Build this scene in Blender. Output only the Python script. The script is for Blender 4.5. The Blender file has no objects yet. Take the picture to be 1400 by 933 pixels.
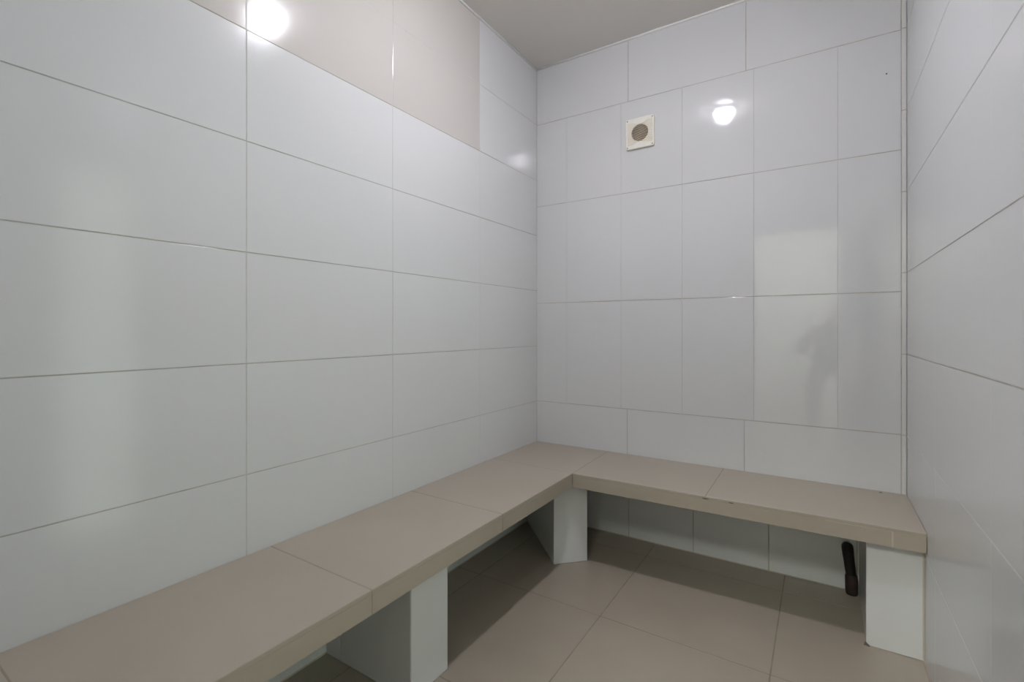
import bpy, bmesh, math, random
from mathutils import Vector, Matrix
random.seed(7)
S = bpy.context.scene
COL = S.collection

# ------------------------------------------------------------------ camera, world, exposure
YAW = math.radians(32.815)
cam_data = bpy.data.cameras.new('camera_view')
cam_data.sensor_width = 36.0
cam_data.lens = 656.0 / 1400.0 * 36.0
cam_data.shift_y = -17.0 / 1400.0
cam_data.clip_start = 0.01
cam_data.dof.use_dof = True
cam_data.dof.focus_distance = 2.35
cam_data.dof.aperture_fstop = 3.2
cam_obj = bpy.data.objects.new('camera_view', cam_data)
COL.objects.link(cam_obj)
cam_obj.location = (0, 0, 0)
cam_obj.rotation_euler = (math.pi / 2, 0, YAW)
S.camera = cam_obj

S.view_settings.view_transform = 'Standard'
S.view_settings.look = 'None'
S.view_settings.gamma = 1.0
S.view_settings.use_curve_mapping = False
S.view_settings.exposure = 0.0
LAMP_STRENGTH = 172.0          # frosted side of the lamp
LENS_STRENGTH = 1030.0          # clear middle of the lamp, throws most of its light down
CORRIDOR_STRENGTH = 46.0
S.cycles.blur_glossy = 0.1
S.cycles.sample_clamp_indirect = 40.0

W = bpy.data.worlds.new('world')
S.world = W
W.use_nodes = True
W.node_tree.nodes['Background'].inputs[0].default_value = (0.98, 1.0, 0.945, 1)
W.node_tree.nodes['Background'].inputs[1].default_value = 2.7

# ------------------------------------------------------------------ key dimensions (metres, camera at the origin)
XL, XR = -1.448, 0.294          # left and right wall faces
YB, YF = 2.523, 0.07           # back wall face, doorway wall face
ZF, ZC = -1.128, 1.567          # floor, ceiling
ZS = -0.680                     # top of the bench
LAMP = (-0.586, 1.335)

# ------------------------------------------------------------------ materials
def nodes(m):
    m.use_nodes = True
    return m.node_tree.nodes, m.node_tree.links

def mat(name, col, rough=0.5, metal=0.0, spec=0.5, var=0.0, scale=6.0, bump=0.0, bscale=40.0, col2=None,
        emit=None, strength=0.0, coat=0.0, coat_rough=0.05, detail=3.0):
    m = bpy.data.materials.new(name)
    N, L = nodes(m)
    b = N['Principled BSDF']
    b.inputs['Base Color'].default_value = (*col, 1)
    b.inputs['Roughness'].default_value = rough
    b.inputs['Metallic'].default_value = metal
    b.inputs['Specular IOR Level'].default_value = spec
    b.inputs['Coat Weight'].default_value = coat
    b.inputs['Coat Roughness'].default_value = coat_rough
    if emit:
        b.inputs['Emission Color'].default_value = (*emit, 1)
        b.inputs['Emission Strength'].default_value = strength
    tc = N.new('ShaderNodeTexCoord')
    if var > 0 or col2:
        nz = N.new('ShaderNodeTexNoise'); nz.inputs['Scale'].default_value = scale
        nz.inputs['Detail'].default_value = detail
        L.new(tc.outputs['Object'], nz.inputs['Vector'])
        rp = N.new('ShaderNodeValToRGB')
        rp.color_ramp.elements[0].position = 0.3; rp.color_ramp.elements[1].position = 0.7
        c2 = col2 if col2 else tuple(min(1, c * (1 + var)) for c in col)
        c1 = col if col2 else tuple(c * (1 - var) for c in col)
        rp.color_ramp.elements[0].color = (*c1, 1); rp.color_ramp.elements[1].color = (*c2, 1)
        L.new(nz.outputs['Fac'], rp.inputs['Fac']); L.new(rp.outputs['Color'], b.inputs['Base Color'])
    if bump > 0:
        n2 = N.new('ShaderNodeTexNoise'); n2.inputs['Scale'].default_value = bscale
        n2.inputs['Detail'].default_value = 4
        L.new(tc.outputs['Object'], n2.inputs['Vector'])
        bp = N.new('ShaderNodeBump'); bp.inputs['Strength'].default_value = bump
        bp.inputs['Distance'].default_value = 0.002
        L.new(n2.outputs['Fac'], bp.inputs['Height']); L.new(bp.outputs['Normal'], b.inputs['Normal'])
    return m

WHITE = (0.64, 0.645, 0.64)
M = {}
M['tile_satin'] = mat('white_satin_tile', WHITE, rough=0.14, spec=0.4, var=0.01, scale=2)
M['tile_beige'] = mat('beige_satin_tile', (0.55, 0.524, 0.488), rough=0.105, var=0.012, scale=2)
M['tile_matt'] = mat('white_matt_tile', WHITE, rough=0.4, spec=0.3, var=0.01, scale=2)
M['tile_gloss'] = mat('white_gloss_tile', WHITE, rough=0.05, spec=0.72, var=0.01, scale=2)
M['tile_side'] = mat('white_semi_gloss_tile', WHITE, rough=0.14, var=0.01, scale=2)
M['grout_dark'] = mat('brown_grey_grout', (0.37, 0.32, 0.26), rough=0.9, col2=(0.50, 0.45, 0.385), scale=14)
M['grout_light'] = mat('pale_grout', (0.46, 0.45, 0.425), rough=0.9, col2=(0.56, 0.55, 0.525), scale=18)
M['floor_tile'] = mat('beige_floor_tile', (0.325, 0.279, 0.224), rough=0.40, col2=(0.35, 0.302, 0.245), scale=4, bump=0.04, bscale=160)
M['floor_grout'] = mat('floor_grout', (0.22, 0.18, 0.14), rough=0.9, col2=(0.29, 0.245, 0.195), scale=20)
M['bench_tile'] = mat('beige_bench_tile', (0.368, 0.322, 0.259), rough=0.36, col2=(0.390, 0.342, 0.277), scale=4, bump=0.03, bscale=160)
M['bench_grout'] = mat('bench_grout', (0.28, 0.238, 0.19), rough=0.9, col2=(0.34, 0.29, 0.24), scale=20)
M['filler'] = mat('pale_filler', (0.50, 0.44, 0.37), rough=0.7, var=0.05, scale=30)
M['concrete'] = mat('bench_concrete', (0.30, 0.27, 0.23), rough=0.9, var=0.1, scale=20, bump=0.3)
M['ceiling'] = mat('ceiling_paint', (0.74, 0.71, 0.67), rough=0.08, var=0.012, scale=3)
M['bead'] = mat('sealant_bead', (0.84, 0.83, 0.81), rough=0.5, var=0.02, scale=30)
M['paint'] = mat('white_door_paint', (0.80, 0.80, 0.77), rough=0.35, var=0.01, scale=4)
M['plaster'] = mat('corridor_plaster', (0.80, 0.82, 0.78), rough=0.7, var=0.02, scale=5)
M['vent_plastic'] = mat('cream_plastic', (0.80, 0.775, 0.69), rough=0.4, var=0.03, scale=30)
M['vent_slat'] = mat('yellowed_plastic', (0.70, 0.63, 0.48), rough=0.45, var=0.06, scale=40)
M['vent_shade'] = mat('vent_shade_rust', (0.03, 0.012, 0.008), rough=0.8, col2=(0.14, 0.04, 0.02), scale=14)
M['screw'] = mat('screw_metal', (0.42, 0.38, 0.30), rough=0.45, metal=0.6, var=0.1, scale=60)
M['rubber'] = mat('black_rubber', (0.008, 0.007, 0.006), rough=0.6, var=0.2, scale=30)
M['rusty'] = mat('rusty_collar', (0.008, 0.005, 0.004), rough=0.75, col2=(0.03, 0.009, 0.006), scale=40)
M['chip'] = mat('chipped_edge', (0.13, 0.105, 0.08), rough=0.95, var=0.2, scale=60)
M['speck'] = mat('dark_speck', (0.05, 0.045, 0.04), rough=0.8, var=0.2, scale=60)
M['lamp_base'] = mat('lamp_ring_white', (0.80, 0.80, 0.80), rough=0.25, var=0.01, scale=10)
M['lamp_dome'] = mat('lit_lamp_dome', (0.9, 0.9, 0.9), rough=0.3, var=0.005, scale=10, emit=(0.965, 0.955, 1.055), strength=LAMP_STRENGTH)
M['lamp_lens'] = mat('lit_lamp_lens', (0.9, 0.9, 0.9), rough=0.3, var=0.005, scale=10, emit=(0.965, 0.955, 1.055), strength=LENS_STRENGTH)
M['bounce_tone'] = mat('corridor_bounce_tone', (0.78, 0.79, 0.75), rough=0.6, var=0.03, scale=6)  # tone of unseen corridor surfaces, set for the light they bounce inside
M['leaf'] = mat('grey_door_leaf', (0.46, 0.45, 0.46), rough=0.45, var=0.04, scale=5)
M['panel_lit'] = mat('lit_corridor_panel', (0.9, 0.9, 0.9), rough=0.4, var=0.005, scale=10, emit=(0.96, 1.0, 0.90), strength=CORRIDOR_STRENGTH)
M['skin'] = mat('skin', (0.50, 0.32, 0.24), rough=0.5, var=0.06, scale=20)
M['shirt'] = mat('dark_shirt_cloth', (0.035, 0.037, 0.045), rough=0.9, var=0.15, scale=60, bump=0.3, bscale=200)
M['trousers'] = mat('dark_trouser_cloth', (0.03, 0.032, 0.042), rough=0.9, var=0.15, scale=60, bump=0.3, bscale=200)
M['shoe'] = mat('dark_shoe_leather', (0.02, 0.02, 0.02), rough=0.5, var=0.1, scale=30)
M['hair'] = mat('brown_hair', (0.035, 0.022, 0.014), rough=0.6, var=0.3, scale=90)
M['eye'] = mat('eye_white', (0.75, 0.74, 0.72), rough=0.2, var=0.02, scale=20)
M['cam_black'] = mat('camera_black', (0.015, 0.015, 0.015), rough=0.45, var=0.1, scale=60, bump=0.2, bscale=400)
m = bpy.data.materials.new('greenish_window_glass')
N, L = nodes(m)
N.remove(N['Principled BSDF'])
tr = N.new('ShaderNodeBsdfTransparent'); tr.inputs['Color'].default_value = (0.90, 0.97, 0.92, 1)
gl = N.new('ShaderNodeBsdfGlossy'); gl.inputs['Roughness'].default_value = 0.02
fz_ = N.new('ShaderNodeFresnel'); fz_.inputs['IOR'].default_value = 1.45
mx = N.new('ShaderNodeMixShader')
L.new(fz_.outputs['Fac'], mx.inputs['Fac']); L.new(tr.outputs[0], mx.inputs[1]); L.new(gl.outputs[0], mx.inputs[2])
L.new(mx.outputs[0], N['Material Output'].inputs['Surface'])
M['pane'] = m
M['glass_dark'] = mat('lens_glass', (0.01, 0.01, 0.015), rough=0.03, var=0.1, scale=5)

# ------------------------------------------------------------------ helpers
def link(name, bm, mats, parent=None, smooth=False):
    me = bpy.data.meshes.new(name)
    bmesh.ops.recalc_face_normals(bm, faces=bm.faces[:])
    bm.to_mesh(me); bm.free()
    if not isinstance(mats, (list, tuple)): mats = [mats]
    for m in mats: me.materials.append(m)
    if smooth:
        for p in me.polygons: p.use_smooth = True
    o = bpy.data.objects.new(name, me)
    COL.objects.link(o)
    if parent: o.parent = parent
    return o

def thing(name, label, cat, loc=(0, 0, 0)):
    o = bpy.data.objects.new(name, None)
    COL.objects.link(o); o.location = loc; o.empty_display_size = 0.05
    o['label'] = label; o['category'] = cat
    return o

def struct(o):
    o['kind'] = 'structure'
    return o

def add_box(bm, x0, x1, y0, y1, z0, z1, mi=0, bev=0.0):
    g = bmesh.ops.create_cube(bm, size=1.0)
    vs = g['verts']
    for v in vs:
        v.co = Vector(((x0 + x1) / 2 + v.co.x * (x1 - x0), (y0 + y1) / 2 + v.co.y * (y1 - y0), (z0 + z1) / 2 + v.co.z * (z1 - z0)))
    fs = set(f for v in vs for f in v.link_faces)
    for f in fs: f.material_index = mi
    if bev > 0:
        es = list(set(e for v in vs for e in v.link_edges))
        r = bmesh.ops.bevel(bm, geom=es, offset=bev, segments=2, affect='EDGES', profile=0.6)
        for f in r['faces']: f.material_index = mi

def add_hex(bm, lo, hi, mi=0):
    """prism between two equal-length loops of points"""
    a = [bm.verts.new(p) for p in lo]; b = [bm.verts.new(p) for p in hi]
    n = len(a)
    fs = [bm.faces.new(a[::-1]), bm.faces.new(b)]
    for i in range(n):
        fs.append(bm.faces.new((a[i], a[(i + 1) % n], b[(i + 1) % n], b[i])))
    for f in fs: f.material_index = mi
    return fs

def add_tile(bm, frame, u0, u1, v0, v1, gu, gv, depth, mi, tilt=0.0, bev=0.0012):
    """one glazed tile: a slab standing `depth` proud of the bed, with eased edges and a slight lay angle"""
    O, U, V, Nn = frame
    a0, a1, b0, b1 = u0 + gu / 2, u1 - gu / 2, v0 + gv / 2, v1 - gv / 2
    tu, tv = random.uniform(-tilt, tilt), random.uniform(-tilt, tilt)
    cu, cv = (a0 + a1) / 2, (b0 + b1) / 2
    def P(u, v, d): return O + U * u + V * v + Nn * d
    def lay(u, v): return (u - cu) * tu + (v - cv) * tv
    rings = []
    for ins, d in ((0, -depth), (0, -bev), (bev * 0.3, -bev * 0.3), (bev, 0.0)):
        ring = []
        for (u, v) in ((a0 + ins, b0 + ins), (a1 - ins, b0 + ins), (a1 - ins, b1 - ins), (a0 + ins, b1 - ins)):
            ring.append(bm.verts.new(P(u, v, d + (lay(u, v) if d > -depth else 0))))
        rings.append(ring)
    for r0, r1 in zip(rings, rings[1:]):
        for i in range(4):
            f = bm.faces.new((r0[i], r0[(i + 1) % 4], r1[(i + 1) % 4], r1[i])); f.material_index = mi
    f = bm.faces.new(rings[-1]); f.material_index = mi

def add_strip(bm, frame, u0, u1, v0, v1, d, mi):
    O, U, V, Nn = frame
    f = bm.faces.new([bm.verts.new(O + U * u + V * v + Nn * d) for u, v in ((u0, v0), (u1, v0), (u1, v1), (u0, v1))])
    f.material_index = mi

X, Y, Z = Vector((1, 0, 0)), Vector((0, 1, 0)), Vector((0, 0, 1))
O0 = Vector((0, 0, 0))

def add_tube(bm, pts, rads, n=20, mi=0, cap=True):
    pts = [Vector(p) for p in pts]
    rings = []
    prev = None
    for i, p in enumerate(pts):
        t = (pts[min(i + 1, len(pts) - 1)] - pts[max(i - 1, 0)]).normalized()
        if prev is None:
            a = t.orthogonal().normalized()
        else:
            a = (prev - t * prev.dot(t)).normalized()
        prev = a
        b = t.cross(a)
        rings.append([bm.verts.new(p + (a * math.cos(2 * math.pi * k / n) + b * math.sin(2 * math.pi * k / n)) * rads[i]) for k in range(n)])
    for r0, r1 in zip(rings, rings[1:]):
        for k in range(n):
            f = bm.faces.new((r0[k], r0[(k + 1) % n], r1[(k + 1) % n], r1[k])); f.material_index = mi
    if cap:
        for r in (rings[0], rings[-1]):
            f = bm.faces.new(r); f.material_index = mi

def add_lathe(bm, prof, n=40, c=(0, 0, 0), mi=0, close=True):
    c = Vector(c); rings = []
    for r, z in prof:
        if r < 1e-5:
            rings.append([bm.verts.new(c + Vector((0, 0, z)))])
        else:
            rings.append([bm.verts.new(c + Vector((r * math.cos(2 * math.pi * k / n), r * math.sin(2 * math.pi * k / n), z))) for k in range(n)])
    for a, b in zip(rings, rings[1:]):
        for k in range(n):
            q = []
            for v in ((a[k % len(a)]), (a[(k + 1) % n % len(a)]), (b[(k + 1) % n % len(b)]), (b[k % len(b)])):
                if v not in q: q.append(v)
            if len(q) > 2:
                f = bm.faces.new(q); f.material_index = mi

# ------------------------------------------------------------------ setting
ROWS = [ZF, -0.770, -0.438, -0.105, 0.229, 0.562, 0.896, 1.233, ZC]
D = 0.006                                   # tile thickness over the bed

# left wall
bm = bmesh.new()
add_box(bm, XL - 0.10, XL - D + 0.0045, YF - 0.19, YB + 0.1, ZF - 0.02, ZC + 0.02, 1)
fl = (Vector((XL, 0, 0)), Y, Z, X)
cuts = [YF, 0.197, 0.777, 1.361, 1.946, YB]
cuts_low = [YF, 0.02, 0.61, 1.195, 1.78, 2.36, YB]
for r in range(len(ROWS) - 1):
    cc = cuts_low if r == 0 else cuts
    for a, b in zip(cc, cc[1:]):
        beige = r >= 6 and a < 1.9
        wide = abs(a - 0.777) < .01 or abs(b - 0.777) < .01
        add_tile(bm, fl, a, b, ROWS[r], ROWS[r + 1], 0.0030 if wide else 0.0016, 0.0022, D, 2 if beige else 0, tilt=0.0016, bev=0.0007 if r >= 5 else 0.0003)
    for c in cc[1:-1]:
        add_strip(bm, fl, c - 0.002, c + 0.002, ROWS[r], ROWS[r + 1], -0.0005, 3)
add_strip(bm, fl, YF, 1.946, 1.233 - 0.002, 1.233 + 0.002, -0.0002, 3)
struct(link('wall_left', bm, [M['tile_satin'], M['grout_dark'], M['tile_beige'], M['grout_light']]))

# back wall
bm = bmesh.new()
add_box(bm, XL - 0.1, XR + 0.1, YB + D - 0.0045, YB + 0.10, ZF - 0.02, ZC + 0.02, 1)
fb = (Vector((0, YB, 0)), X, Z, -Y)
SX = 0.2755
layout = [
    (1.2285, ZC, [XL, -0.879, -0.302, SX]),
    (0.735, 1.2285, [XL, -1.2465, -0.919, -0.596, -0.2685, 0.060, SX]),
    (0.152, 0.735, [XL, -1.2465, -0.919, -0.596, -0.2685, 0.060, SX]),
    (-0.436, 0.152, [XL, -1.2465, -0.919, -0.596, -0.2685, 0.060, SX]),
    (-0.768, -0.436, [XL, -0.884, -0.309, SX]),
    (ZF, -0.768, [XL, -1.21, -0.8757, -0.5422, -0.2059, 0.128, SX]),
]
for v0, v1, cc in layout:
    thin = 0 < (v1 - v0 - 0.45)
    g = 0.0018 if thin else (0.0050 if v1 < -0.5 else 0.0030)
    for a, b in zip(cc, cc[1:]):
        add_tile(bm, fb, a, b, v0, v1, g, 0.0028, D, 0, tilt=0.0010, bev=0.0008 if v1 > 1.2 else 0.0003)
    if thin:
        for c in cc[1:-1]:
            add_strip(bm, fb, c - 0.002, c + 0.002, v0, v1, -0.0012, 2)
sr = [ZF] + ROWS[2:]
for a, b in zip(sr, sr[1:]):
    add_tile(bm, fb, SX, XR, a, b, 0.0036, 0.003, D, 0, tilt=0.0)
add_strip(bm, fb, SX - 0.003, SX + 0.003, ZF, ZC, -0.0035, 1)
struct(link('wall_back', bm, [M['tile_gloss'], M['grout_dark'], M['grout_light']]))

# right wall, with a narrow glazed door near the doorway
WY0, WY1, WZ0, WZ1 = 0.775, 1.155, ZF, 0.896
bm = bmesh.new()
for y0, y1, z0, z1 in ((YF - 0.19, WY0, ZF - 0.02, ZC + 0.02), (WY1, YB + 0.1, ZF - 0.02, ZC + 0.02), (WY0, WY1, ZF - 0.02, WZ0 - 0.002), (WY0, WY1, WZ1, ZC + 0.02)):
    add_box(bm, XR + D - 0.0045, XR + 0.10, y0, y1, z0, z1, 1)
fr = (Vector((XR, 0, 0)), -Y, Z, -X)
cc = [-YB, -1.946, -1.367, -0.784, -0.20, -YF]
for r in range(len(ROWS) - 1):
    open_row = WZ0 - .01 < ROWS[r] < WZ1 - .01
    spans = list(zip(cc, cc[1:]))
    if open_row:
        spans = [(-YB, -1.946), (-1.946, -1.367), (-1.367, -WY1), (-WY0, -0.20), (-0.20, -YF)]
    for a, b in spans:
        add_tile(bm, fr, a, b, ROWS[r], ROWS[r + 1], 0.0014 if r < 2 else 0.0003, 0.0014 if r in (1,) else 0.0026, D, 0, tilt=0.0, bev=0.00015)
    if r < 2:
        for c in cc[1:-2]:
            if not (open_row and -WY1 < c < -WY0):
                add_strip(bm, fr, c - 0.002, c + 0.002, ROWS[r], ROWS[r + 1], -0.0004, 2)
add_strip(bm, fr, cc[0], -WY1, ROWS[2] - 0.002, ROWS[2] + 0.002, -0.0006, 2)
struct(link('wall_right', bm, [M['tile_side'], M['grout_dark'], M['grout_light']]))
bm = bmesh.new()
for y0, y1, z0, z1 in ((WY0, WY0 + .03, WZ0, WZ1), (WY1 - .03, WY1, WZ0, WZ1), (WY0 + .03, WY1 - .03, WZ0, WZ0 + .03), (WY0 + .03, WY1 - .03, WZ1 - .03, WZ1)):
    add_box(bm, XR + 0.045, XR + 0.095, y0, y1, z0, z1, 0, 0.002)
wf = struct(link('door_3', bm, M['paint']))
bm = bmesh.new()
add_box(bm, XR + 0.068, XR + 0.074, WY0 + .025, WY1 - .025, WZ0 + .025, WZ1 - .025)
link('pane', bm, M['pane'], wf)

# doorway wall (behind the viewpoint): three tiled pieces round the opening
DX0, DX1, DZ = -0.55, 0.16, 0.92
bm = bmesh.new()
ff = (Vector((0, YF, 0)), -X, Z, Y)
for x0, x1, z0, z1 in ((XL - 0.1, DX0, ZF - 0.02, ZC + 0.02), (DX1, XR + 0.1, ZF - 0.02, ZC + 0.02), (DX0, DX1, DZ, ZC + 0.02)):
    add_box(bm, x0, x1, YF - 0.19, YF - D + 0.0045, z0, z1, 1)
for r in range(len(ROWS) - 1):
    z0, z1 = ROWS[r], ROWS[r + 1]
    add_tile(bm, ff, -DX0, 0.995, z0, z1, 0.003, 0.003, D, 0, tilt=0.001)
    add_tile(bm, ff, 0.995, -XL, z0, z1, 0.003, 0.003, D, 0, tilt=0.001)
    add_tile(bm, ff, -XR, -DX1, z0, z1, 0.003, 0.003, D, 0, tilt=0.001)
    if z1 > DZ:
        add_tile(bm, ff, -DX1, -DX0, max(z0, DZ), z1, 0.003, 0.003, D, 0, tilt=0.001)
struct(link('wall_front', bm, [M['tile_matt'], M['grout_dark']]))

# door lining and architraves of the open doorway
bm = bmesh.new()
t = 0.03
add_box(bm, DX0, DX0 + t, YF - 0.195, YF + 0.004, ZF, DZ, 0, 0.002)
add_box(bm, DX1 - t, DX1, YF - 0.195, YF + 0.004, ZF, DZ, 0, 0.002)
add_box(bm, DX0 + t, DX1 - t, YF - 0.195, YF + 0.004, DZ - t, DZ, 0, 0.002)
add_box(bm, DX0 - 0.05, DX0 + 0.004, YF - 0.21, YF - 0.191, ZF, DZ + 0.05, 0, 0.003)
add_box(bm, DX1 - 0.004, DX1 + 0.05, YF - 0.21, YF - 0.191, ZF, DZ + 0.05, 0, 0.003)
add_box(bm, DX0 - 0.004, DX1 + 0.004, YF - 0.21, YF - 0.191, DZ - 0.004, DZ + 0.05, 0, 0.003)
struct(link('door_1', bm, M['paint']))

# floor
bm = bmesh.new()
add_box(bm, XL - 0.1, XR + 0.1, YF - 0.19, YB + 0.1, ZF - 0.10, ZF - 0.0012, 1)
fz = (Vector((0, 0, ZF)), X, Y, Z)
fx = [XL, -1.32, -0.730, -0.140, XR]
fy = [YF - 0.19, 0.0, 0.59, 1.18, 1.770, 2.36, YB]
for a, b in zip(fx, fx[1:]):
    for c, d in zip(fy, fy[1:]):
        add_tile(bm, fz, a, b, c, d, 0.0045, 0.0045, 0.004, 0, tilt=0.0005, bev=0.0008)
struct(link('floor', bm, [M['floor_tile'], M['floor_grout']]))

# ceiling
bm = bmesh.new()
add_box(bm, XL - 0.1, XR + 0.1, YF - 0.19, YB + 0.1, ZC, ZC + 0.1, 0)
struct(link('ceiling', bm, M['ceiling']))

# sealant bead where walls and ceiling meet
def bead(name, p0, p1):
    bm = bmesh.new(); add_tube(bm, [p0, p1], [0.0065, 0.0065], 10)
    struct(link(name, bm, M['bead'], smooth=True))
bead('trim_1', (XL + 0.002, YF, ZC - 0.002), (XL + 0.002, YB, ZC - 0.002))
bead('trim_2', (XL, YB - 0.002, ZC - 0.002), (XR, YB - 0.002, ZC - 0.002))

# grey-brown mortar fillet where the floor meets the walls
bm = bmesh.new()
for p0, p1 in (((XL, YF, ZF), (XL, YB, ZF)), ((XL, YB, ZF), (XR, YB, ZF)), ((XR, YF, ZF), (XR, YB, ZF))):
    add_tube(bm, [p0, p1], [0.0035, 0.0035], 10)
struct(link('trim_3', bm, M['filler'], smooth=True))

# corridor outside the doorway
CX0, CX1, CY0, CY1 = -1.9, 1.5, -2.3, YF - 0.19
bm = bmesh.new()
add_box(bm, CX0, CX1, CY0 - 0.1, CY0, ZF, ZC, 0)
add_box(bm, CX0, CX1, CY0 - 0.01, CY0 + 0.012, ZF, -0.35, 1, 0.003)  # unseen lower band, added to control low light through the doorway
struct(link('wall_corridor_far', bm, [M['plaster'], M['bounce_tone']]))

# door leaf swung open against the right wall
bm = bmesh.new()
add_box(bm, 0.205, 0.245, YF + 0.015, 0.745, ZF + 0.012, 0.885, 0, 0.003)
for z0, z1 in ((-0.95, -0.15), (-0.02, 0.75)):
    add_box(bm, 0.203, 0.206, YF + 0.10, 0.65, z0, z1, 0, 0.001)
struct(link('door_2', bm, M['leaf']))
bm = bmesh.new(); add_box(bm, CX0 - 0.1, CX0, CY0 - 0.1, CY1, ZF, ZC); struct(link('wall_corridor_left', bm, M['bounce_tone']))
bm = bmesh.new(); add_box(bm, CX1, CX1 + 0.1, CY0 - 0.1, CY1, ZF, ZC); struct(link('wall_corridor_right', bm, M['bounce_tone']))
bm = bmesh.new()
add_box(bm, CX0, CX1, CY0, CY1, ZF - 0.1, ZF - 0.002, 1)
for a in range(6):
    for b in range(4):
        add_tile(bm, fz, CX0 + a * 0.5667, CX0 + (a + 1) * 0.5667, CY0 + b * 0.52, CY0 + (b + 1) * 0.52, 0.005, 0.005, 0.003, 0)
struct(link('floor_corridor', bm, [M['floor_tile'], M['floor_grout']]))
bm = bmesh.new(); add_box(bm, CX0 - 0.1, CX1 + 0.1, CY0 - 0.1, CY1, ZC, ZC + 0.1); struct(link('ceiling_corridor', bm, M['bounce_tone']))

# ------------------------------------------------------------------ tiled corner bench
XI = -0.982                       # front edge of the left run
def yfront(x): return 2.045 + (x - XI) / (XR - XI) * 0.030
bench = thing('corner_bench', 'long L-shaped beige tiled bench on white piers along the left and back walls', 'bench', (XL, YB, ZF))
B = Matrix.Translation((-XL, -YB, -ZF))
def bpart(name, bm, mats, label=None, parent=None, smooth=False):
    bmesh.ops.transform(bm, matrix=B, verts=bm.verts)
    o = link(name, bm, mats, parent or bench, smooth)
    if label: o['label'] = label
    return o

def slab(bm, poly, z0, z1, mi=0, bev=0.0009, gap=0.0):
    """flat tile from a plan polygon with eased top edges"""
    c = Vector((sum(p[0] for p in poly) / len(poly), sum(p[1] for p in poly) / len(poly)))
    lo = [bm.verts.new((p[0], p[1], z0)) for p in poly]
    mid = [bm.verts.new((p[0], p[1], z1 - bev)) for p in poly]
    def ins(i):
        p = Vector(poly[i]); a = Vector(poly[i - 1]); b = Vector(poly[(i + 1) % len(poly)])
        d1 = (a - p).normalized(); d2 = (b - p).normalized()
        q = p + (d1 + d2) * bev
        return (q.x, q.y, z1)
    hi = [bm.verts.new(ins(i)) for i in range(len(poly))]
    n = len(poly)
    fs = [bm.faces.new(lo[::-1]), bm.faces.new(hi)]
    for r0, r1 in ((lo, mid), (mid, hi)):
        for i in range(n):
            fs.append(bm.faces.new((r0[i], r0[(i + 1) % n], r1[(i + 1) % n], r1[i])))
    for f in fs: f.material_index = mi

G = 0.0015                        # half joint of the bench tiles
bm = bmesh.new()
E1 = 0.0008
ys = [YF + 0.001, 0.252, 0.8515, 1.459, 2.050]
for a, b in zip(ys, ys[1:]):
    b2 = b - G
    if b > 2.0:
        poly = [(XL + E1, a + G), (XI, a + G), (XI, yfront(XI) - G), (XL + E1, 2.062 - G)]
    else:
        poly = [(XL + E1, a + G), (XI, a + G), (XI, b2), (XL + E1, b2)]
    slab(bm, poly, ZS - 0.011, ZS)
slab(bm, [(XL + E1, 2.062 + G), (XI - G, yfront(XI) + G), (-0.994 - G, YB - E1), (XL + E1, YB - E1)], ZS - 0.011, ZS)
xs = [XI, -0.397, 0.2035, XR]
slab(bm, [(XI + G, yfront(XI)), (-0.396 - G, yfront(-0.396)), (-0.399 - G, YB - E1), (-0.994 + G, YB - E1)], ZS - 0.011, ZS)
slab(bm, [(-0.396 + G, yfront(-0.396)), (XR - E1, yfront(XR)), (XR - E1, YB - E1), (-0.399 + G, YB - E1)], ZS - 0.011, ZS)
# joint bed just under the tile faces
for poly in ([(XL + E1, YF + .001), (XI - .001, YF + .001), (XI - .001, yfront(XI)), (XL + E1, yfront(XI))],
             [(XL + E1, yfront(XI) + 0.0005), (XI, yfront(XI) + .001), (XR - E1, yfront(XR) + .001), (XR - E1, YB - E1), (XL + E1, YB - E1)]):
    add_hex(bm, [(p[0], p[1], ZS - 0.0108) for p in poly], [(p[0], p[1], ZS - 0.0008) for p in poly], 1)
bpart('seat', bm, [M['bench_tile'], M['bench_grout']], 'beige tiled seat top')

# bench front tiles
ZB = -0.7455
fas = 0.010
bm = bmesh.new()
fx_ = (Vector((XI, 0, 0)), Y, Z, X)
for a, b in zip(ys, ys[1:]):
    e = yfront(XI) - 0.0005 if b > 2.0 else b
    add_tile(bm, fx_, a, e, ZB, ZS - 0.0112, 0.0022, 0.0008, fas, 0, bev=0.0008)
add_hex(bm, [(XI - fas - .01, ys[0], ZB + .001), (XI - .0015, ys[0], ZB + .001), (XI - .0015, yfront(XI), ZB + .001), (XI - fas - .01, yfront(XI), ZB + .001)],
        [(XI - fas - .01, ys[0], ZS - .0113), (XI - .0015, ys[0], ZS - .0113), (XI - .0015, yfront(XI), ZS - .0113), (XI - fas - .01, yfront(XI), ZS - .0113)], 1)
bpart('fascia', bm, [M['bench_tile'], M['bench_grout']], 'beige front edge of the left run')
bm = bmesh.new()
dv = Vector((XR - XI, 0.030, 0)); L_ = dv.length; dv.normalize()
nv = Vector((dv.y, -dv.x, 0))
fy_ = (Vector((XI, yfront(XI), 0)), dv, Z, nv)
for a, b in ((0.002, L_ * (0.2035 - XI) / (XR - XI)), (L_ * (0.2035 - XI) / (XR - XI), L_ - 0.0012)):
    add_tile(bm, fy_, a, b, ZB, ZS - 0.0112, 0.0026, 0.0008, fas, 0, bev=0.0008)
us = L_ * (0.2035 - XI) / (XR - XI)
add_strip(bm, fy_, us - 0.0024, us + 0.0024, ZB + 0.0005, ZS - 0.0115, 0.0002, 2)
add_strip(bm, fy_, us - 0.19, us, ZS - 0.0128, ZS - 0.0112, 0.0003, 2)
i0, i1 = fy_[0] - nv * 0.0015, fy_[0] + dv * (L_ - .001) - nv * 0.0015
back = -nv * 0.018
q = [i0, i1, i1 + back, i0 + back]
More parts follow.
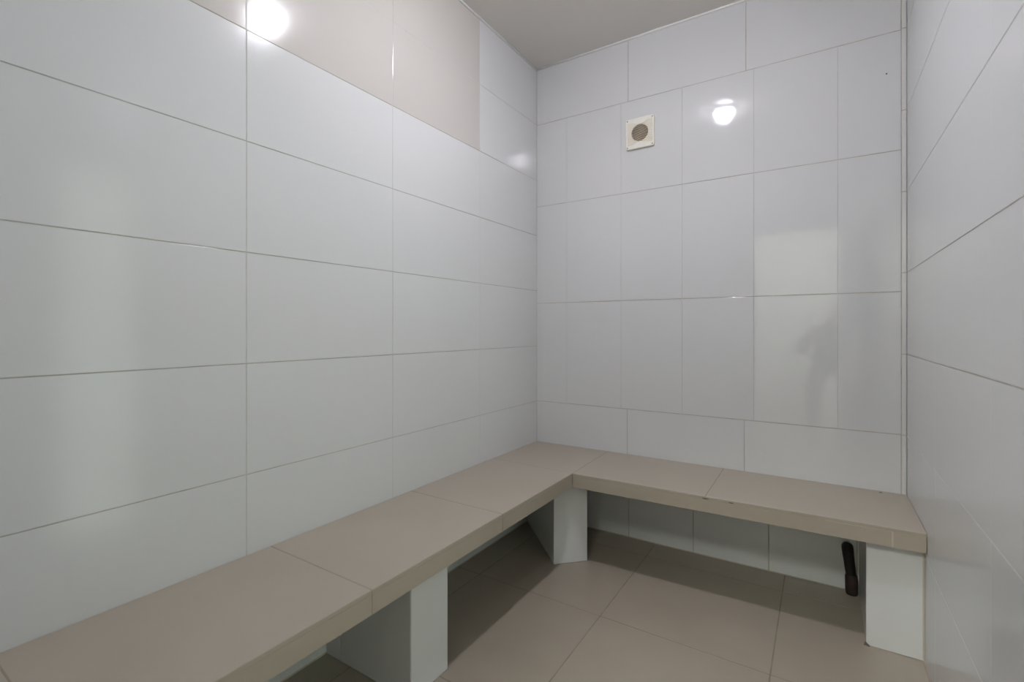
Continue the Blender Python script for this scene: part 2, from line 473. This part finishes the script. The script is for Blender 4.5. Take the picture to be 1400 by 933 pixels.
add_hex(bm, [Vector((p.x, p.y, ZB + .001)) for p in q], [Vector((p.x, p.y, ZS - .0113)) for p in q], 1)
bpart('fascia', bm, [M['bench_tile'], M['bench_grout'], M['filler']], 'beige front edge of the back run')

# concrete slab carrying the tiles
bm = bmesh.new()
zc0, zc1 = ZB + 0.004, ZS - 0.0113
for poly in ([(XL + E1, YF + .001), (XI - .021, YF + .001), (XI - .021, 2.06), (XL + E1, 2.06)],
             [(XL + E1, 2.0605), (XI - 0.03, 2.0675), (XR - E1, 2.098), (XR - E1, YB - E1), (XL + E1, YB - E1)]):
    add_hex(bm, [(p[0], p[1], zc0) for p in poly], [(p[0], p[1], zc1) for p in poly], 0)
bpart('slab', bm, M['concrete'], 'rough concrete slab under the tiles')

# tiled piers
def pier(poly, sides, label):
    """plan polygon (counter-clockwise); sides: {edge index: [cut fractions]} carries tiles"""
    bm = bmesh.new()
    c = sum((Vector((*p, 0)) for p in poly), O0) / len(poly)
    top = ZB + 0.0038
    T = 0.006
    core = []
    n = len(poly)
    # shrink the tiled edges to make room for the tile thickness
    lines = []
    for i in range(n):
        a = Vector((*poly[i], 0)); b = Vector((*poly[(i + 1) % n], 0))
        d = (b - a).normalized(); nn = Vector((d.y, -d.x, 0))
        off = T - 0.003 if i in sides else 0.001
        lines.append((a - nn * off, d))
    for i in range(n):
        p, d = lines[i - 1]; q, e = lines[i]
        den = d.x * e.y - d.y * e.x
        tt = ((q.x - p.x) * e.y - (q.y - p.y) * e.x) / den
        core.append(p + d * tt)
    add_hex(bm, [Vector((p.x, p.y, ZF + 0.0005)) for p in core], [Vector((p.x, p.y, top)) for p in core], 1)
    for i, cutf in sides.items():
        a = Vector((*poly[i], 0)); b = Vector((*poly[(i + 1) % n], 0))
        d = (b - a).normalized(); nn = Vector((d.y, -d.x, 0)); ln = (b - a).length
        fr_ = (a, d, Z, nn)
        cs = [0.0] + [f * ln for f in cutf] + [ln]
        for u0, u1 in zip(cs, cs[1:]):
            add_tile(bm, fr_, u0 + (0.0012 if u0 == 0 else 0), u1 - (0.0012 if u1 == ln else 0), ZF + 0.001, top - 0.0005, 0.0024 if cutf else 0.0004, 0.0006, T - 0.0005, 0, bev=0.0010)
    return bpart('support_pier', bm, [M['tile_satin'], M['grout_dark']], label)
PY0, PY1, PX = 1.051, 1.221, -1.040
pier([(XL + .001, PY0), (PX, PY0), (PX, PY1), (XL + .001, PY1)], {0: [0.20], 1: [], 2: [0.2]}, 'white tiled pier under the left run')
pier([(-1.074, 2.034), (-0.954, 2.154), (-1.322, YB - .001), (XL + .001, YB - .001), (XL + .001, 2.408)], {0: [], 1: [], 4: []}, 'white tiled pier set diagonally under the inner corner')
pr = pier([(0.134, 2.121), (XR - .001, 2.121), (XR - .001, YB - .001), (0.134, YB - .001)], {0: [], 3: []}, 'white tiled pier against the right wall')

bm = bmesh.new()
add_box(bm, 0.2885, 0.2938, 2.1195, 2.14, ZF + 0.001, ZB + 0.003, 0, 0.0006)
bpart('grout_joint', bm, M['filler'], 'pale brown joint between right pier and wall')
# worn spots on the bench
def chip(pts, z0, z1, name, label):
    bm = bmesh.new()
    add_hex(bm, [(p[0], p[1], z0) for p in pts], [(p[0], p[1], z1) for p in pts])
    bpart(name, bm, M['chip'], label)
def fchip(x0, x1, h, name='chip'):
    bm = bmesh.new()
    n = 7
    zt = ZS - 0.0085
    lo, hi = [], []
    for k in range(n):
        x = x0 + (x1 - x0) * k / (n - 1)
        lo.append((x, yfront(x) - 0.0009, zt - h * math.sin(math.pi * (k + .4) / (n + .2)) * random.uniform(.7, 1.1)))
    top = [(x0 + (x1 - x0) * k / (n - 1), yfront(x0) - 0.0009, zt + 0.001) for k in range(n)][::-1]
    front = lo + top
    add_hex(bm, [(p[0], p[1] + 0.0015, p[2]) for p in front], front)
    bpart(name, bm, M['chip'], 'small dark chip in the front edge')
fchip(-0.408, -0.382, 0.0035)
fchip(-0.308, -0.292, 0.003)
bm = bmesh.new()
for k in range(1):
    add_lathe(bm, [(0.0, 0.0012), (0.004, 0.0008), (0.006, 0.0)], 9, (0.206, 2.498, ZS))
bpart('chip', bm, M['chip'], 'small dark nick at the back of the seat')
bm = bmesh.new()
add_hex(bm, [(0.127, 2.117, ZF + .0006), (0.141, 2.112, ZF + .0006), (0.146, 2.1195, ZF + .0006), (0.131, 2.128, ZF + .0006)],
        [(0.130, 2.119, ZF + .010), (0.136, 2.117, ZF + .008), (0.139, 2.1195, ZF + .007), (0.132, 2.125, ZF + .011)])
bpart('chip', bm, M['chip'], 'small dark broken corner at the foot of the right pier')

# ------------------------------------------------------------------ ceiling lamp
lamp = thing('ceiling_lamp', 'round white lit ceiling lamp above the middle of the tiled room', 'lamp', (LAMP[0], LAMP[1], ZC))
bm = bmesh.new()
add_lathe(bm, [(0.0, -0.0002), (0.088, -0.0002), (0.090, -0.003), (0.086, -0.010), (0.076, -0.014), (0.064, -0.015), (0.0, -0.0152)], 48)
link('base_ring', bm, M['lamp_base'], lamp, True)
bm = bmesh.new()
prof = [(0.058, -0.0155)]
for k in range(1, 9):
    a = k / 8 * math.pi / 2
    if k < 6: prof.append((0.060 * math.cos(a), -0.024 - 0.046 * math.sin(a)))
rl, zl = prof[-1]
add_lathe(bm, [(0.0, -0.0155)] + prof + [(rl - .002, zl - 0.001)], 28)
link('lamp_dome', bm, M['lamp_dome'], lamp, True)
bm = bmesh.new()
add_lathe(bm, [(0.0, zl + 0.001), (rl - .0022, zl), (rl - 0.006, zl - 0.003), (rl * 0.5, zl - 0.005), (0.0, zl - 0.006)], 28)
link('lens', bm, M['lamp_lens'], lamp, True)

# corridor lamp
cl = thing('ceiling_light', 'square lit ceiling panel in the corridor outside the doorway', 'lamp', (-0.3, -1.2, ZC))
bm = bmesh.new()
for x0, x1, y0, y1 in ((-.33, .33, -.33, -.30), (-.33, .33, .30, .33), (-.33, -.30, -.30, .30), (.30, .33, -.30, .30)):
    add_box(bm, x0, x1, y0, y1, -0.03, -0.0005, 0, 0.002)
link('frame', bm, M['paint'], cl)
bm = bmesh.new(); add_box(bm, -.2995, .2995, -.2995, .2995, -0.024, -0.001, 0, 0.002)
link('diffuser', bm, M['panel_lit'], cl)

# ------------------------------------------------------------------ wall vent
VX, VZ = -0.811, 1.0425
vw, vh, vd = 0.0765, 0.0815, 0.014
vent = thing('wall_vent', 'square cream plastic vent grille with rust stained louvres high on the back wall', 'vent', (VX, YB, VZ))
def vp(u, v, d): return (u, -d, v)            # local: u right, v up, d out of the wall
RC = 0.045
bm = bmesh.new()
n = 96
# plate with a round opening: outer rounded square ring to inner circle
def sq(k, w, h, r):
    a = 2 * math.pi * k / n
    c, s_ = math.cos(a), math.sin(a)
    p = 26.0
    f = 1.0 / ((abs(c) ** p + abs(s_) ** p) ** (1 / p))
    return (c * f * w, s_ * f * h)
def ring(fn, d): return [bm.verts.new(vp(*fn(k), d)) for k in range(n)]
r0 = ring(lambda k: sq(k, vw, vh, 0), 0.0003)
r1 = ring(lambda k: sq(k, vw, vh, 0), vd - 0.003)
r2 = ring(lambda k: sq(k, vw - 0.0012, vh - 0.0012, 0), vd - 0.001)
r3 = ring(lambda k: sq(k, vw - 0.0032, vh - 0.0032, 0), vd)
r4 = ring(lambda k: (RC * math.cos(2 * math.pi * k / n), RC * math.sin(2 * math.pi * k / n)), vd)
r5 = ring(lambda k: (RC * math.cos(2 * math.pi * k / n), RC * math.sin(2 * math.pi * k / n)), 0.003)
for a, b in ((r0, r1), (r1, r2), (r2, r3), (r3, r4), (r4, r5)):
    for k in range(n):
        bm.faces.new((a[k], a[(k + 1) % n], b[(k + 1) % n], b[k]))
link('faceplate', bm, M['vent_plastic'], vent)
bm = bmesh.new()
g0 = [bm.verts.new(vp((RC - .0004) * math.cos(2 * math.pi * k / n), (RC - .0004) * math.sin(2 * math.pi * k / n), 0.0012)) for k in range(n)]
g1 = [bm.verts.new(vp((RC - .0004) * math.cos(2 * math.pi * k / n), (RC - .0004) * math.sin(2 * math.pi * k / n), 0.0032)) for k in range(n)]
bm.faces.new(g0); bm.faces.new(g1)
for k in range(n): bm.faces.new((g0[k], g0[(k + 1) % n], g1[(k + 1) % n], g1[k]))
link('duct_disc', bm, M['vent_shade'], vent)['label'] = 'dark rusty disc behind the louvres, coloured as the shaded duct'  # closed disc: the duct's shade is put into its colour, along with rust
# curved louvres
def edge_top(s): return 0.058 - 0.013 * math.exp(-(s * 1.9) ** 2) + 0.002 * s
NL = 15
for j in range(NL):
    f = j / (NL - 1)
    bm = bmesh.new()
    m = 24; lp = []
    for k in range(m + 1):
        s = -1 + 2 * k / m
        u = s * (vw - 0.009)
        v = -edge_top(-s) + f * (edge_top(s) + edge_top(-s))
        lp.append((u, v))
    hw = 0.0014
    sec = [(-hw, vd - 0.0004), (-hw * 0.7, vd + 0.0012), (hw * 0.3, vd + 0.0018), (hw, vd + 0.0008), (hw, vd - 0.0008), (-hw * .2, vd - 0.001)]
    rg = [[bm.verts.new(vp(u, v + a, d)) for a, d in sec] for u, v in lp]
    for A, C in zip(rg, rg[1:]):
        for q in range(len(sec)):
            bm.faces.new((A[q], A[(q + 1) % len(sec)], C[(q + 1) % len(sec)], C[q]))
    bm.faces.new(rg[0]); bm.faces.new(rg[-1])
    link('louvre', bm, M['vent_slat'], vent)
for su in (-1, 1):
    for sv in (-1, 1):
        bm = bmesh.new()
        add_lathe(bm, [(0.0, 0.0016), (0.0032, 0.0013), (0.0042, 0.0), (0.0042, -0.002)], 16)
        add_box(bm, -0.0034, 0.0034, -0.0005, 0.0005, 0.0012, 0.0019)
        bmesh.ops.transform(bm, matrix=Matrix.Translation((su * (vw - 0.0095), -vd, sv * (vh - 0.010))) @ Matrix.Rotation(math.pi / 2, 4, 'X') @ Matrix.Rotation(0.5, 4, 'Z'), verts=bm.verts)
        link('screw', bm, M['screw'], vent, False)

# ------------------------------------------------------------------ black pipe by the right pier
pipe = thing('drain_pipe', 'short black pipe bending from the back wall to the floor under the bench', 'pipe', (0.112, YB - 0.03, ZF))
def PL(p): return (p[0] - 0.112, p[1] - (YB - 0.03), p[2] - ZF)
bm = bmesh.new()
path = [(0.094, YB - 0.0005, -0.941), (0.094, YB - 0.012, -0.941), (0.094, YB - 0.022, -0.944), (0.095, YB - 0.028, -0.952), (0.096, YB - 0.030, -0.965),
        (0.099, YB - 0.031, -0.99), (0.102, YB - 0.031, -1.015), (0.105, YB - 0.030, -1.04), (0.107, YB - 0.029, -1.06)]
add_tube(bm, [PL(p) for p in path], [0.0215, 0.0215, 0.0215, 0.021, 0.0205, 0.0195, 0.0195, 0.0185, 0.0185], 22)
link('hose', bm, M['rubber'], pipe, True)['label'] = 'black rubber bend'
bm = bmesh.new()
path = [(0.1055, YB - 0.029, -1.045), (0.1060, YB - 0.029, -1.050), (0.1075, YB - 0.029, -1.066), (0.108, YB - 0.029, -1.085), (0.108, YB - 0.029, -1.112), (0.108, YB - 0.029, -1.122), (0.108, YB - 0.029, ZF + .0004)]
add_tube(bm, [PL(p) for p in path], [0.0192, 0.0215, 0.023, 0.0232, 0.023, 0.0215, 0.0205], 22)
link('collar', bm, M['rusty'], pipe, True)['label'] = 'dark rusty collar at the floor'

# tiny dark speck on the back wall
bm = bmesh.new()
add_lathe(bm, [(0.0, 0.0012), (0.0022, 0.0009), (0.0032, 0.0001)], 9)
bmesh.ops.transform(bm, matrix=Matrix.Translation((0.228, YB - 0.0002, 1.061)) @ Matrix.Rotation(math.pi / 2, 4, 'X'), verts=bm.verts)
sp = link('wall_plug', bm, M['speck'])
sp['label'] = 'tiny dark plug in a back wall tile near the top right corner'; sp['category'] = 'plug'

# ------------------------------------------------------------------ photographer in the doorway (seen only as a reflection)
F = ZF
person = thing('person', 'person in dark clothes bending over a camera in the doorway, seen as a reflection', 'person', (0.10, -0.86, F))
PO = Vector((0.10, -0.62, F))        # figure is laid out in these coordinates, then stands further back in the corridor
def skin(name, verts, edges, m, root=0, parent=person, sub=2, label=None):
    me = bpy.data.meshes.new(name)
    me.from_pydata([Vector(v[0]) - PO for v in verts], edges, [])
    me.materials.append(m)
    o = bpy.data.objects.new(name, me); COL.objects.link(o); o.parent = parent
    sm = o.modifiers.new('skin', 'SKIN'); sm.use_smooth_shade = True
    lay = me.skin_vertices[0].data
    for i, v in enumerate(verts):
        r = v[1]
        lay[i].radius = (r, r) if not isinstance(r, tuple) else r
        lay[i].use_root = (i == root)
    ss = o.modifiers.new('sub', 'SUBSURF'); ss.levels = sub; ss.render_levels = sub
    if label: o['label'] = label
    return o
class Sk:
    def __init__(s): s.v = []; s.e = []
    def add(s, p, r, par=None):
        s.v.append((p, r)); i = len(s.v) - 1
        if par is not None: s.e.append((par, i))
        return i
    def chain(s, par, lst):
        for p, r in lst: par = s.add(p, r, par)
        return par
J = dict(pel=(0.10, -0.78, F + 0.80), w1=(0.10, -0.74, F + 0.93), ch=(0.10, -0.62, F + 1.06), nk=(0.105, -0.52, F + 1.145))
b = Sk()
p0 = b.add(J['pel'], 0.13); w = b.add(J['w1'], 0.125, p0); c = b.add(J['ch'], 0.14, w)
nk = b.add(J['nk'], 0.065, c); n2 = b.add((0.112, -0.47, F + 1.19), 0.055, nk)
h1 = b.add((0.118, -0.425, F + 1.225), 0.075, n2); h2 = b.add((0.12, -0.40, F + 1.275), 0.082, h1); h3 = b.add((0.12, -0.405, F + 1.315), 0.05, h2)
jaw = b.add((0.118, -0.352, F + 1.195), 0.034, h1)
nose = b.add((0.12, -0.302, F + 1.248), 0.012, h2)
for s in (-1, 1): b.add((0.12 + s * 0.088, -0.41, F + 1.255), 0.016, h2)
hands = {-1: Vector((-0.005, -0.175, F + 1.085)), 1: Vector((0.112, -0.165, F + 1.10))}
elbs = {-1: Vector((-0.19, -0.44, F + 0.90)), 1: Vector((0.235, -0.44, F + 0.90))}
shos = {-1: Vector((-0.085, -0.585, F + 1.085)), 1: Vector((0.285, -0.585, F + 1.085))}
for s in (-1, 1):
    sh, el, hd = shos[s], elbs[s], hands[s]
    a = b.chain(c, [(sh, 0.062), (sh.lerp(el, .5), 0.05), (el, 0.043), (el.lerp(hd, .4), 0.038), (el.lerp(hd, .82), 0.026)])
    fw = (hd - el).normalized()
    palm = b.chain(a, [(hd, (0.034, 0.018))])
    side = fw.cross(Z).normalized()
    for k in range(4):
        o_ = side * (0.0195 - 0.013 * k)
        ln = (0.072, 0.080, 0.076, 0.060)[k]
        base = hd + o_ + fw * 0.028
        k1 = base + fw * ln * 0.45 + Z * 0.006; k2 = k1 + fw * ln * 0.2 + Z * 0.022; k3 = k2 - fw * ln * 0.06 + Z * 0.02
        b.chain(palm, [(base, 0.0095), (k1, 0.009), (k2, 0.0085), (k3, 0.0075)])
    tb = hd - side * (0.032 * s) - fw * 0.004
    b.chain(palm, [(tb, 0.012), (tb - side * 0.018 * s + fw * 0.026 + Z * .012, 0.0105), (tb - side * 0.016 * s + fw * 0.046 + Z * .026, 0.009)])
knee = {-1: (-0.075, -0.60, F + 0.46), 1: (0.275, -0.60, F + 0.46)}
ank = {-1: (-0.085, -0.76, F + 0.09), 1: (0.285, -0.76, F + 0.09)}
hip = {-1: (0.005, -0.77, F + 0.76), 1: (0.195, -0.77, F + 0.76)}
for s in (-1, 1):
    hp, kn, an = Vector(hip[s]), Vector(knee[s]), Vector(ank[s])
    b.chain(p0, [(hp, 0.10), (hp.lerp(kn, .5), 0.078), (kn, 0.055), (kn.lerp(an, .35), 0.054), (an, 0.036), (an + Vector((0, 0.03, -0.05)), 0.034), (an + Vector((0, 0.13, -0.06)), 0.026)])
skin('body', b.v, b.e, M['skin'])
# shirt
q = Sk()
p00 = q.add((0.10, -0.79, F + 0.775), 0.150); p0 = q.add((0.10, -0.785, F + 0.83), 0.152, p00); w = q.add(J['w1'], 0.150, p0); c = q.add(J['ch'], 0.155, w); q.add((0.104, -0.545, F + 1.125), 0.082, c)
for s in (-1, 1):
    sh, el, hd = shos[s], elbs[s], hands[s]
    q.chain(c, [(sh, 0.075), (sh.lerp(el, .5), 0.063), (el, 0.055), (el.lerp(hd, .4), 0.048), (el.lerp(hd, .74), 0.038)])
skin('shirt', q.v, q.e, M['shirt'], label='dark long-sleeved shirt')
q = Sk()
p0 = q.add(J['pel'], 0.142)
for s in (-1, 1):
    hp, kn, an = Vector(hip[s]), Vector(knee[s]), Vector(ank[s])
    q.chain(p0, [(hp, 0.113), (hp.lerp(kn, .5), 0.092), (kn, 0.07), (kn.lerp(an, .35), 0.068), (an + Vector((0, 0, 0.02)), 0.055)])
skin('trousers', q.v, q.e, M['trousers'], label='dark trousers')
for s in (-1, 1):
    an = Vector(ank[s])
    q = Sk(); a = q.add(an + Vector((0, -0.025, -0.045)), (0.042, 0.042))
    q.chain(a, [(an + Vector((0, 0.03, -0.048)), (0.044, 0.042)), (an + Vector((0, 0.10, -0.056)), (0.045, 0.033)), (an + Vector((0, 0.165, -0.060)), (0.036, 0.028))])
    skin('shoe', q.v, q.e, M['shoe'])
q = Sk(); a = q.add((0.119, -0.445, F + 1.245), 0.083); a2 = q.add((0.12, -0.425, F + 1.292), 0.080, a); q.add((0.12, -0.375, F + 1.325), 0.04, a2)
skin('hair', q.v, q.e, M['hair'], label='short dark hair')
for s in (-1, 1):
    bm = bmesh.new(); bmesh.ops.create_uvsphere(bm, u_segments=14, v_segments=10, radius=0.011)
    bmesh.ops.translate(bm, vec=Vector((0.12 + s * 0.031, -0.326, F + 1.268)) - PO, verts=bm.verts)
    link('eye', bm, M['eye'], person, True)

# hand-held camera
cam_t = thing('camera', 'black camera held by the person in the doorway', 'camera', (0.055, -0.300, -0.002))
cam_t.rotation_euler = (0, 0, YAW)
bm = bmesh.new()
add_box(bm, -0.068, 0.068, -0.035, 0.020, -0.052, 0.036, 0, 0.008)
add_box(bm, -0.026, 0.026, -0.038, 0.022, 0.034, 0.060, 0, 0.008)
add_box(bm, 0.040, 0.070, 0.010, 0.042, -0.050, 0.030, 0, 0.010)
link('camera_body', bm, M['cam_black'], cam_t)
bm = bmesh.new()
add_lathe(bm, [(0.0, 0.0), (0.034, 0.0), (0.036, 0.004), (0.036, 0.024), (0.038, 0.026), (0.038, 0.052), (0.036, 0.056), (0.030, 0.056), (0.028, 0.050), (0.0, 0.049)], 36)
bmesh.ops.transform(bm, matrix=Matrix.Translation((0, 0.021, -0.005)) @ Matrix.Rotation(-math.pi / 2, 4, 'X'), verts=bm.verts)
link('lens', bm, M['cam_black'], cam_t, True)
bm = bmesh.new()
add_lathe(bm, [(0.0, 0.0), (0.010, 0.0), (0.010, 0.006), (0.0, 0.007)], 20, (0.050, 0.018, 0.036))
link('shutter_button', bm, M['cam_black'], cam_t, True)
